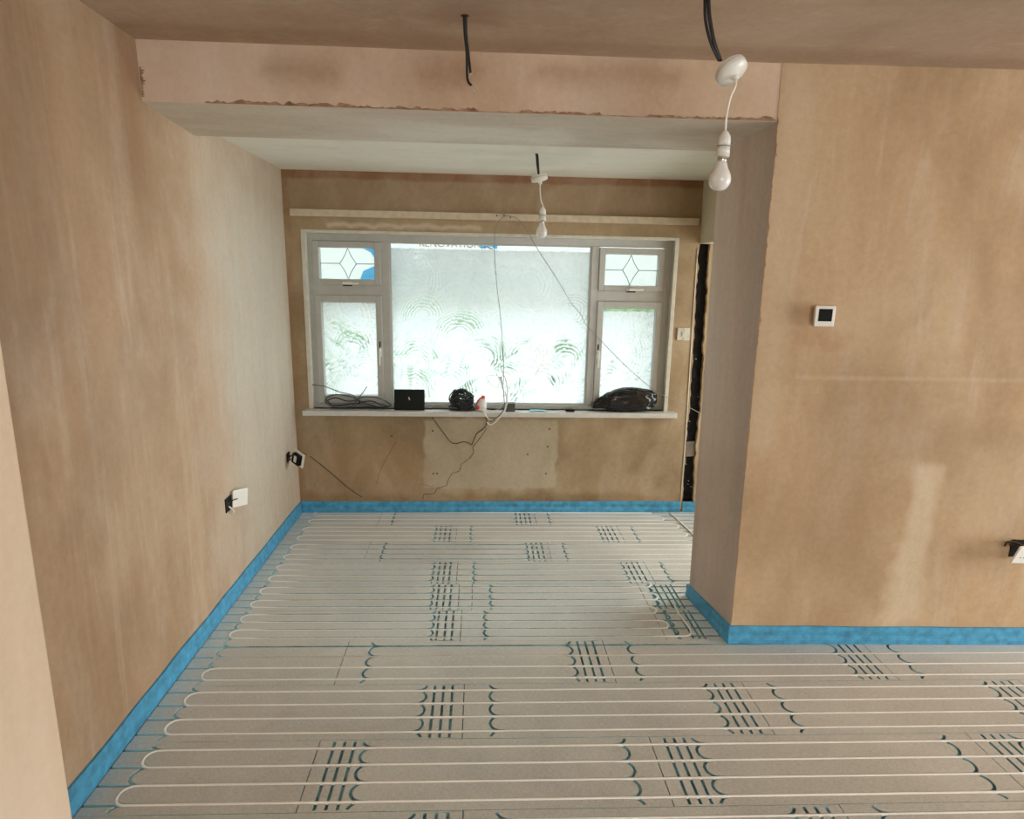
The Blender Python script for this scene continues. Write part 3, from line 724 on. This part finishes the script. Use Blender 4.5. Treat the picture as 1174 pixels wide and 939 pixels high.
ban = box('banner', -1.25, 1.35, BY, BY+.004, 1.545, 2.25, m_vinyl); tag(ban, 'white banner with blue and red print hanging outside the window', 'banner')
for bx_ in (-1.2, 1.3): tube('banner_tie', [(bx_, BY, 2.23), (bx_, BY-.03, 2.26), (bx_, D+.265, 2.28)], .004, m_white, ban, 5, 6)
def swoosh(pts): prism('banner_print', [(x, BY-.002, z) for x, z in pts], (0, .0015, 0), m_vinyl_blue, ban)
swoosh([(-.84, 1.52), (-.80, 1.62), (-.72, 1.655), (-.62, 1.66), (-.62, 1.52)])
swoosh([(-.86, 1.85), (-.86, 1.775), (-.80, 1.77), (-.745, 1.745), (-.71, 1.69), (-.66, 1.66), (-.66, 1.71), (-.70, 1.765), (-.75, 1.85)])
swoosh([(.0, 1.83), (.0, 1.785), (.035, 1.785), (.055, 1.80), (.075, 1.80), (.09, 1.785), (.115, 1.785), (.115, 1.83)])
prism('banner_print', [(.045, BY-.0025, 1.790), (.085, BY-.0025, 1.775), (.080, BY-.0025, 1.788), (.05, BY-.0025, 1.80)], (0, .0015, 0), m_vinyl_red, ban)
def lettering(s, x, z, size, mat, parent):
    cu = bpy.data.curves.new('lettering', 'FONT'); cu.body = s; cu.size = size; cu.extrude = .0006
    t = bpy.data.objects.new('lettering', cu); C.objects.link(t); bpy.context.view_layer.update()
    me = bpy.data.meshes.new_from_object(t.evaluated_get(bpy.context.evaluated_depsgraph_get())); bpy.data.objects.remove(t)
    me.transform(Matrix.Translation((x, BY-.003, z)) @ Matrix.Rotation(pi/2, 4, 'X')); return link('lettering', me, mat, parent)
lettering('RENOVATIONS', -.42, 1.789, .066, m_vinyl_red, ban)

# ------------------------------------------------------------------ things on the sill
def pxs(pts, y): return [tuple(ony(a, b, y)) for a, b in pts]
tb = thing('tablet', 'black tablet propped upright on the window sill', 'tablet', (-.46, D-.03, ZSILL))
tilt = Matrix.Translation((-.462, D-.035, ZSILL+.001)) @ Matrix.Rotation(radians(-9), 4, 'X')
box('body', -.100, .100, 0, .009, 0, .138, m_black, tb, .006, tilt)
box('glass_front', -.096, .096, -.0012, 0, .004, .134, m_screen, tb, .0004, tilt)
prism('white_mark', [tilt @ Vector(p) for p in ((-.006, -.002, .086), (-.001, -.002, .090), (.001, -.002, .080), (.006, -.002, .070), (.002, -.002, .066), (-.004, -.002, .074))], (0, .0006, 0), m_white, tb)  # small white mark on the front
adopt(tb)
# long looped leads at the left end
def loopcable(cx, cy, cz, a, b, rx, rz, ph, n=26, sag=0):
    return [(cx+a*cos(t+ph)*cos(rz), cy+b*sin(t+ph)*.5+a*.03*sin(3*t), cz+abs(b*sin(t+ph)*.6+.012*sin(2*t+rx)) if True else 0) for t in [2*pi*k/n for k in range(n)]]
lc = thing('cable_bundle', 'loose flat coil of dark cable at the left end of the sill', 'cable', (-.83, D-.02, ZSILL))
for i, (px, zz) in enumerate([([(373, 458), (378, 453.5), (388, 452.5), (400, 454.5), (410, 457), (413, 461), (408, 464.5), (396, 466), (380, 465), (374, 462)], .01),
        ([(375, 459), (385, 456), (398, 460), (410, 459), (412, 462), (402, 463), (390, 464.5), (380, 464)], .0),
        ([(407, 458), (418, 455), (432, 456), (444, 461), (448, 465.5), (440, 466.5), (424, 466), (410, 463)], .005),
        ([(414, 461), (426, 460), (436, 464), (446, 466), (436, 467), (424, 464)], -.01),
        ([(374, 456), (384, 453), (398, 453), (408, 458), (404, 465), (388, 466.5), (376, 464)], -.015)]):
    tube('cable_loop', [tuple(ony(a, b, D-.015+zz*1.5+.012*sin(j*1.3+i))) for j, (a, b) in enumerate(px+px[:1])], .0042, (m_greycable, m_blackcable)[i % 2], lc, 6)
tube('cable_tail', pxs([(358, 441), (372, 443), (388, 449), (404, 453), (412, 461)], D-.01), .0032, m_greycable, lc); tube('cable_tail', pxs([(421, 443), (416, 450), (411, 457), (413, 463)], D-.012), .003, m_greycable, lc)
tube('cable_base', pxs([(380, 467), (400, 467.3), (424, 467), (440, 467.4)], D-.03), .005, m_blackcable, lc)
adopt(lc)
# round hank of black cable
hk = thing('cable_hank', 'round tangled hank of black cable beside the tablet', 'cable', (-.115, D-.015, ZSILL))
rnd = random.Random(5); hc = Vector((-.118, D-.012, ZSILL+.070))
for i in range(34):
    if i < 20: R3 = Matrix.Rotation(rnd.uniform(-.45, .45), 3, 'X') @ Matrix.Rotation(rnd.uniform(-.5, .5), 3, 'Y'); dz = -.060+.090*(i/19)+rnd.uniform(-.01, .01); a = rnd.uniform(.052, .088)*(1-.25*i/19); b = a*.9
    else: R3 = Matrix.Rotation(rnd.uniform(.9, 2.2), 3, 'X') @ Matrix.Rotation(rnd.uniform(-.9, .9), 3, 'Z'); dz = rnd.uniform(-.006, .012); a = rnd.uniform(.045, .080); b = rnd.uniform(.045, .068)
    ph = rnd.uniform(0, 6); pts = []; off = Vector((rnd.uniform(-.012, .014), 0, dz))
    for k in range(20):
        t = 2*pi*k/20+ph; p = R3 @ Vector((a*cos(t), b*sin(t), .006*sin(3*t+i))); p.y *= .5; p += hc+off; p.z = max(p.z, ZSILL+.005); pts.append(p)
    bm = bmesh.new(); addtube(bm, pts, .0040, 7, True); frombm('cable_turn', bm, (m_blackcable, m_blackcable, m_greencable)[i % 3], hk, True)
tube('cable_tail', pxs([(524, 468), (512, 467.5), (500, 467), (492, 469)], D-.05), .003, m_greycable, hk)
adopt(hk)
# small red and white item
rw = thing('plastic_bottle', 'small red and white plastic item beside the hank of cable', 'bottle', (.008, D-.02, ZSILL))
mt = Matrix.Translation((.012, D-.02, ZSILL+.0005)) @ Matrix.Rotation(radians(8), 4, 'Y')
lathe('body', [(0, 0), (.030, 0), (.034, .006), (.034, .030), (.030, .055), (.020, .074), (.012, .082), (0, .084)], m_white, rw, mt, 24)
lathe('cap', [(0, .101), (.010, .101), (.013, .096), (.0135, .082), (0, .081)], m_red, rw, mt, 20)
bm = bmesh.new(); bmesh.ops.create_uvsphere(bm, u_segments=14, v_segments=8, radius=1)
for v in bm.verts: v.co = Vector((-.012+v.co.x*.016, D-.046+v.co.y*.008, ZSILL+.024+v.co.z*.014))
frombm('red_badge', bm, m_red, rw, True)
tube('red_rim', [(-.020, D-.03, ZSILL+.045), (-.012, D-.04, ZSILL+.066), (.004, D-.035, ZSILL+.085), (.018, D-.03, ZSILL+.088)], .005, m_red, rw)
adopt(rw)
# little dark box
db = thing('small_box', 'small square dark olive box on the sill', 'box', (.205, D-.03, ZSILL))
box('body', .173, .236, D-.055, D-.005, ZSILL, ZSILL+.040, m_darkbox, db, .004); box('lid', .1715, .2375, D-.0565, D-.0035, ZSILL+.0405, ZSILL+.056, m_darkbox, db, .004); adopt(db)
# crumpled pale blue wrapper
bm = bmesh.new(); bmesh.ops.create_grid(bm, x_segments=12, y_segments=6, size=.5)
for v in bm.verts: v.co = Vector((.39+v.co.x*.11, D-.030+v.co.y*.04, ZSILL+.004+.013*abs(noise.noise((v.co.x*5, v.co.y*4, 2)))))
bmesh.ops.solidify(bm, geom=bm.faces[:], thickness=.0012)
tag(frombm('wrapper', bm, m_cyan), 'crumpled pale blue wrapper lying flat on the sill', 'wrapper')
sd = thing('screwdriver', 'small black handled screwdriver lying on the sill', 'screwdriver', (.60, D-.04, ZSILL))
mt = Matrix.Translation((.575, D-.045, ZSILL+.0105)) @ Matrix.Rotation(pi/2, 4, 'Y')
lathe('handle', [(0, 0), (.006, 0), (.0095, .006), (.0095, .05), (.0065, .060), (0, .062)], m_black, sd, mt, 16); lathe('shaft', [(0, -.055), (.002, -.055), (.002, .001), (0, .001)], m_brass, sd, mt, 10); adopt(sd)
# black refuse bag
bm = bmesh.new(); bmesh.ops.create_icosphere(bm, subdivisions=5, radius=1)
for v in bm.verts:
    d = v.co.normalized(); fold = abs(noise.noise(Vector((d.x*3.2+d.z*2, d.y*2.5, d.z*3))))*.22+abs(noise.noise(d*6))*.07+.012*noise.noise(d*15)
    k = 1.07-fold; x = (abs(d.x)**.75)*(1 if d.x > 0 else -1); zz = (abs(d.z)**.7)*(1 if d.z > 0 else -1)
    h = .074*(1-.30*max(0, -d.x)**1.2); X = .995+x*.195*k; Z = ZSILL+.002+h*1.08+zz*h*1.08*k
    if d.x < -.86: X -= (abs(d.x)-.86)*.28; Z -= (abs(d.x)-.86)*.15
    v.co = Vector((X, D-.017+d.y*.05*k, max(Z, ZSILL+.001)))
tag(frombm('refuse_bag', bm, m_bagmat, None, True), 'crumpled glossy black plastic bag at the right end of the sill', 'bag')
# white lead hanging from the batten
wc = thing('white_cable', 'thin white cable draped from the batten across the window', 'cable', tuple(ony(580, 248, D-.03)))
runA = pxs([(577, 441), (577.5, 425), (576.5, 400), (573.5, 360), (570, 330), (567.5, 300), (567, 280), (567.8, 266), (571, 255), (576, 249.5), (580, 247.5)], D-.028)
runB = pxs([(580, 247.5), (588, 248.5), (596, 253), (604, 264), (613, 280), (625, 299), (640, 322), (654, 346), (666, 361), (671, 371), (681, 382), (700, 402), (720, 422), (742, 441), (758, 452), (775, 460), (790, 467), (802, 473.5)], D-.032)
tube('cable_drop', runA, .0023, m_lead_cable, wc, 6, 6); tube('cable_run', runB, .0023, m_lead_cable, wc, 6, 6)
def loopz(px, y, r=.0019, m=m_white): tube('cable_loop', [tuple(ony(a, b, y+.004*sin(i*1.7))) for i, (a, b) in enumerate(px)], r, m, wc, 6, 6)
loopz([(577, 441), (571, 433), (569, 426), (572, 421), (576, 425), (576, 432), (572, 436)], D-.03)
loopz([(572, 430), (559, 431), (558, 434), (563, 441), (569, 445), (572, 440), (572, 432)], D-.03)
loopz([(573, 432), (576, 445), (580, 452), (580, 464), (575, 475), (567, 481), (560, 480), (555, 473), (553, 469)], D-.085, .0032)
loopz([(575, 424), (580, 436), (582, 452), (580, 468), (572, 480), (563, 487), (558, 484)], D-.090, .0030)
loopz([(553, 467), (560, 471), (568, 470.5), (574, 467), (577, 460)], D-.080, .003)
loopz([(574, 432), (577, 445), (578, 458), (578.5, 467), (573, 476), (562, 484)], D-.095, .0026, m_greycable)
adopt(wc)
# cables and cracks on the wall under the sill
tag(tube('brown_cable', pxs([(491, 470), (494, 476), (500, 485), (509, 497), (517, 507), (524, 508.5), (531, 506.5), (536, 507.5), (541, 510)], D-.004), .0030, m_browncable, None, 5, 6), 'thin brown lead hanging down the wall below the tablet', 'cable')
tag(tube('brown_cable', pxs([(552, 473), (558, 481), (556, 490), (547, 497), (544, 503), (541, 510)], D-.004), .0030, m_browncable, None, 5, 6), 'thin brown lead hanging below the white cable loops', 'cable')
def crack(px, wmax, seed):
    bm = bmesh.new(); P_ = []
    for (a, b), (c, d) in zip(px, px[1:]):
        for k in range(5):
            t = k/5; q = ony(a+(c-a)*t, b+(d-b)*t, D); P_.append(q+Vector((noise.noise((len(P_)*.9, seed, 0))*.004, 0, noise.noise((len(P_)*.8, seed, 5))*.003)))
    n = len(P_); prev = None
    for i, q in enumerate(P_):
        a = P_[max(i-1, 0)]; b = P_[min(i+1, n-1)]; t = (b-a).normalized(); s = Vector((-t.z, 0, t.x))*wmax*(.45+.55*abs(noise.noise((i*.6, seed, 2))))
        r = [bm.verts.new(q+s+Vector((0, .0, 0))), bm.verts.new(q+Vector((0, -.0016, 0))), bm.verts.new(q-s)]
        if prev: bm.faces.new((prev[0], r[0], r[1], prev[1])); bm.faces.new((prev[1], r[1], r[2], prev[2]))
        prev = r
    return frombm('crack', bm, m_crack, wb)
crack([(558, 491), (552, 500), (546, 508), (542, 512), (543, 519), (538, 526), (529, 532), (527, 540), (518, 543), (514, 550), (512, 557), (501, 560), (498, 566), (486, 566.5), (484, 574)], .0034, 1)
crack([(454, 506), (448, 517), (441, 529), (434, 545), (432, 556)], .0016, 4)
crack([(483, 555), (491, 557), (498, 561)], .0014, 6)
crack([(364, 549), (361, 556), (363, 562), (367, 559)], .0012, 9)
for px in ((496, 494), (497, 543), (501, 543), (630, 492), (605, 521), (626, 543), (449, 500), (628, 512)):
    q = ony(*px, D); lathe('screw_hole', [(0, .0015), (.005, .0012), (.006, 0)], m_crack, wb, Matrix.Translation(q) @ Matrix.Rotation(pi/2, 4, 'X'), 9)
sw = thing('light_switch', 'square cream wall switch right of the window', 'switch', (1.346, D, 1.249))
box('plate', 1.304, 1.388, D-.010, D+.001, 1.208, 1.290, m_reveal, sw, .004); box('rocker', 1.334, 1.358, D-.014, D-.009, 1.232, 1.266, m_reveal, sw, .003)
for z in (1.218, 1.280): lathe('screw', [(0, .0015), (.004, .001), (.004, 0)], m_lead, sw, Matrix.Translation((1.346, D-.010, z)) @ Matrix.Rotation(pi/2, 4, 'X'), 10)
adopt(sw)

# ------------------------------------------------------------------ loose sockets and thermostat
def plate_at(parent, mtx, w_, h_, back, face_parts=True, slots=1):
    p = box('face_plate', -w_/2, w_/2, -.009, 0, -h_/2, h_/2, m_white, parent, .004, mtx)
    if back: box('back_module', -w_/2+.012, w_/2-.012, .0005, .022, -h_/2+.012, h_/2-.012, m_black, parent, .003, mtx)
    if face_parts:
        for k in range(slots):
            cx = (k-(slots-1)/2)*.062
            for dx, dz, sx, sz in ((0, .016, .0022, .0045), (-.011, -.006, .0042, .0020), (.011, -.006, .0042, .0020)):
                box('pin_slot', cx+dx-sx, cx+dx+sx, -.0096, -.0088, dz-sz-.006, dz+sz-.006, m_black, p, 0, mtx)
            box('rocker', cx-.006, cx+.006, -.0135, -.0085, .020, .036, m_white, p, .002, mtx)
    return p
# near box on the left wall
q = onx(262, 578, XL)
s1 = thing('loose_socket', 'pale socket plate hanging off its black box low on the left wall, nearer one', 'socket', tuple(q))
bm = bmesh.new(); addbox(bm, XL-.03, XL+.0025, q.y-.036, q.y+.038, q.z-.034, q.z+.036, .002); frombm('back_box', bm, m_black, s1)
mt = Matrix.Translation((XL+.028, q.y+.066, q.z+.010)) @ Matrix.Rotation(radians(58), 4, 'Z') @ Matrix.Rotation(radians(6), 4, 'Y')
plate_at(s1, mt, .086, .086, False, False)
tube('wire', [(XL, q.y, q.z+.01), (XL+.02, q.y+.02, q.z+.015), (XL+.025, q.y+.05, q.z+.01)], .003, m_blackcable, s1)
tube('wire', [(XL+.002, q.y-.005, q.z-.01), (XL+.016, q.y+.01, q.z-.035), (XL+.012, q.y+.02, q.z-.06), (XL+.003, q.y+.015, q.z-.05)], .004, m_white, s1)
adopt(s1)
# far one by the corner
q = onx(330.5, 524, XL); q2 = ony(342, 526, q.y-.03)
s2 = thing('loose_socket', 'socket dangling on its wires from the left wall near the corner, black back showing', 'socket', tuple(q))
box('back_box', XL-.03, XL+.003, q.y-.030, q.y+.030, q.z-.030, q.z+.030, m_black, s2, .002)
mt = Matrix.Translation(q2) @ Matrix.Rotation(radians(-38), 4, 'Z') @ Matrix.Rotation(radians(16), 4, 'Y') @ Matrix.Rotation(pi, 4, 'Z') 
plate_at(s2, mt, .086, .086, True, False)
box('terminal', -.008, .010, .0225, .026, -.016, .022, m_white, s2, .002, mt)
tube('wire', [(XL, q.y, q.z), (XL+.03, q.y-.005, q.z+.012), tuple(q2+Vector((-.02, -.01, .02)))], .004, m_blackcable, s2); tube('wire', [(XL, q.y, q.z-.01), (XL+.03, q.y, q.z-.02), tuple(q2+Vector((-.02, -.01, -.01)))], .004, m_greycable, s2)
adopt(s2)
tag(tube('brown_cable', [tuple(q2+Vector((.01, .02, .035)))]+pxs([(351, 521), (358, 525), (372, 536), (386, 548), (400, 560), (415, 570)], D-.005), .0030, m_browncable, None, 5, 6), 'brown lead sloping from the dangling socket down to the blue strip', 'cable')
# double socket at the right edge
s3 = thing('loose_socket', 'white double socket pulled off the right wall at the picture edge', 'socket', (2.36, wy(2.36), .47))
box('back_box', 2.345, 2.42, wy(2.36)-.003, wy(2.36)+.03, .43, .51, m_black, s3, .002)
mt = Matrix.Translation((2.352, 2.405, .477)) @ Matrix.Rotation(radians(7), 4, 'Y') @ Matrix.Rotation(radians(12), 4, 'Z') @ Matrix.Rotation(radians(12), 4, 'X')
plate_at(s3, mt, .146, .086, False, True, 2)
for dx, dz in ((-.045, .01), (-.02, .02), (.03, 0)): tube('wire', [(2.365+dx, wy(2.36), .48), (2.35+dx, 2.455, .50+dz), tuple(mt @ Vector((dx, .002, .02+dz)))], .0035, m_blackcable, s3)
tube('wire', [(2.33, wy(2.36), .50), (2.315, 2.44, .52), tuple(mt @ Vector((-.05, .0, .045)))], .003, m_greycable, s3)
adopt(s3)
th = thing('thermostat', 'white square thermostat with dark screen on the right wall', 'thermostat', (1.372, wy(1.372), 1.471))
box('body', 1.3315, 1.4125, 2.466, 2.480, 1.430, 1.512, m_white, th, .004); box('screen', 1.344, 1.400, 2.4648, 2.467, 1.451, 1.500, m_screen, th, .001)
box('back_module', 1.345, 1.400, 2.480, wy(1.37)+.002, 1.444, 1.500, m_white, th, .003); adopt(th)

# ------------------------------------------------------------------ hanging lights and cables
def pendant(label, ceil_pt, rose_c, tiltv, rose_r, holder, bulb_drop, wires, scale=1., group=None):
    """cables from the ceiling, a tilted ceiling rose hanging on them, flex, lampholder and bulb"""
    t = thing('pendant_light', label, 'light', tuple(ceil_pt))
    rc = Vector(rose_c); Q = Vector((0, 0, 1)).rotation_difference(Vector(tiltv).normalized()).to_matrix().to_4x4(); mt = Matrix.Translation(rc) @ Q
    for k, off in enumerate(wires):
        tube('supply_cable', [Vector(p)+Vector(off)*(.4+.6*sin(pi*i/(len(ceil_pts)-1))) for i, p in enumerate(ceil_pts)], .0042, m_blackcable, t, 8)
    r = rose_r
    ro = lathe('ceiling_rose', [(0, .006), (r*.75, .008), (r*.97, .006), (r, .002), (r, -.013), (r*.96, -.018), (r*.5, -.022), (r*.2, -.027), (0, -.028)], m_white, t, mt)
    lathe('rose_ring', [(r*1.005, .0), (r*1.02, -.002), (r*1.02, -.005), (r*1.005, -.007)], m_reveal, ro, mt)
    lathe('grommet', [(.009, -.022), (.009, -.034), (.004, -.037), (0, -.037)], m_white, ro, mt, 16)
    p0 = mt @ Vector((0, 0, -.035)); h = Vector(holder)
    tube('flex', [p0, p0+Vector((-.002, 0, -.02)), p0.lerp(h, .35)+Vector((-.006, .0, .0)), p0.lerp(h, .7)+Vector((-.006, 0, 0)), h+Vector((0, 0, .01)), h], .0032, m_white, t)
    mh = Matrix.Translation(h) @ Matrix.Rotation(radians(2), 4, 'Y')
    ho = lathe('lampholder', [(0, .002), (.006, .002), (.009, -.002), (.0155, -.012), (.0172, -.022), (.0172, -.036), (.0150, -.0365), (.0150, -.0385), (.0178, -.039), (.0185, -.064), (0, -.064)], m_white, t, mh)
    lathe('holder_ring', [(.0176, -.0362), (.0183, -.037), (.0176, -.0386)], m_lead, ho, mh)
    lathe('bulb_cap', [(0, -.062), (.0125, -.062), (.0125, -.076), (.0110, -.078), (0, -.078)], m_brass, t, mh)
    lathe('bulb', [(0, -.0765), (.0135, -.0765), (.0150, -.084), (.0185, -.094), (.0245, -.104), (.0288, -.114), (.0300, -.1235), (.0288, -.133), (.0245, -.142), (.0170, -.1495), (.0085, -.1525), (0, -.1535)], m_bulb, t, mh, 32)
    adopt(t); return t
yp = 1.80
rc = ony(837, 79, yp)
ceil_pts = [Vector((ony(812, 0, yp).x-.006, yp+.01, H)), ony(811, 6, yp), ony(813, 28, yp), ony(818, 50, yp), ony(826, 70, yp+.006)]
pendant('bare bulb pendant nearest the camera with tilted white rose', ceil_pts[0], rc, (-.42, .50, .85), .0415, ony(831.5, 151, yp), 0, [(-.008, 0, 0), (.008, .006, 0), (.001, -.004, 0)])
y2 = 3.40
ceil_pts = [Vector((ony(614.5, 165, y2).x, y2, HR)), ony(615.5, 178, y2), ony(616.5, 190, y2), ony(617.5, 200, y2)]
pendant('bare bulb pendant hanging in front of the window', ceil_pts[0], ony(618, 203, y2), (-.22, .05, .97), .043, ony(622.5, 238, y2), 0, [(-.003, 0, 0), (.004, .002, 0)])
# stripped supply cables
ct = onz(533, 18, H)
cc = thing('bare_cable', 'pair of black cables with stripped ends hanging from the ceiling', 'cable', tuple(ct))
yc = ct.y
tube('cable', [ct+Vector((-.003, 0, .002)), ony(533, 40, yc), ony(535, 60, yc), ony(535.5, 86, yc), ony(537, 94, yc), ony(540.5, 98, yc)], .0042, m_blackcable, cc)
tube('cable', [ct+Vector((.003, 0, .002)), ony(534.5, 40, yc+.006), ony(537, 62, yc+.006), ony(539.5, 84, yc+.006)], .0042, m_blackcable, cc)
for a, b in (((539.5, 84), (541, 87)), ((539.5, 84), (538.5, 89)), ((540.5, 98), (546, 102)), ((540.5, 98), (549, 103)), ((540.5, 98), (550, 106))):
    p, e = ony(*a, yc+.003), ony(*b, yc+.003); tube('core', [p, p.lerp(e, .5)+Vector((0, 0, .003)), e], .0018, m_copper, cc, 5, 6)
lathe('ceiling_hole', [(0, .0), (.012, -.0005), (.015, .001)], m_crack, cc, Matrix.Translation((ct.x, ct.y, H-.0005)), 14)
adopt(cc)
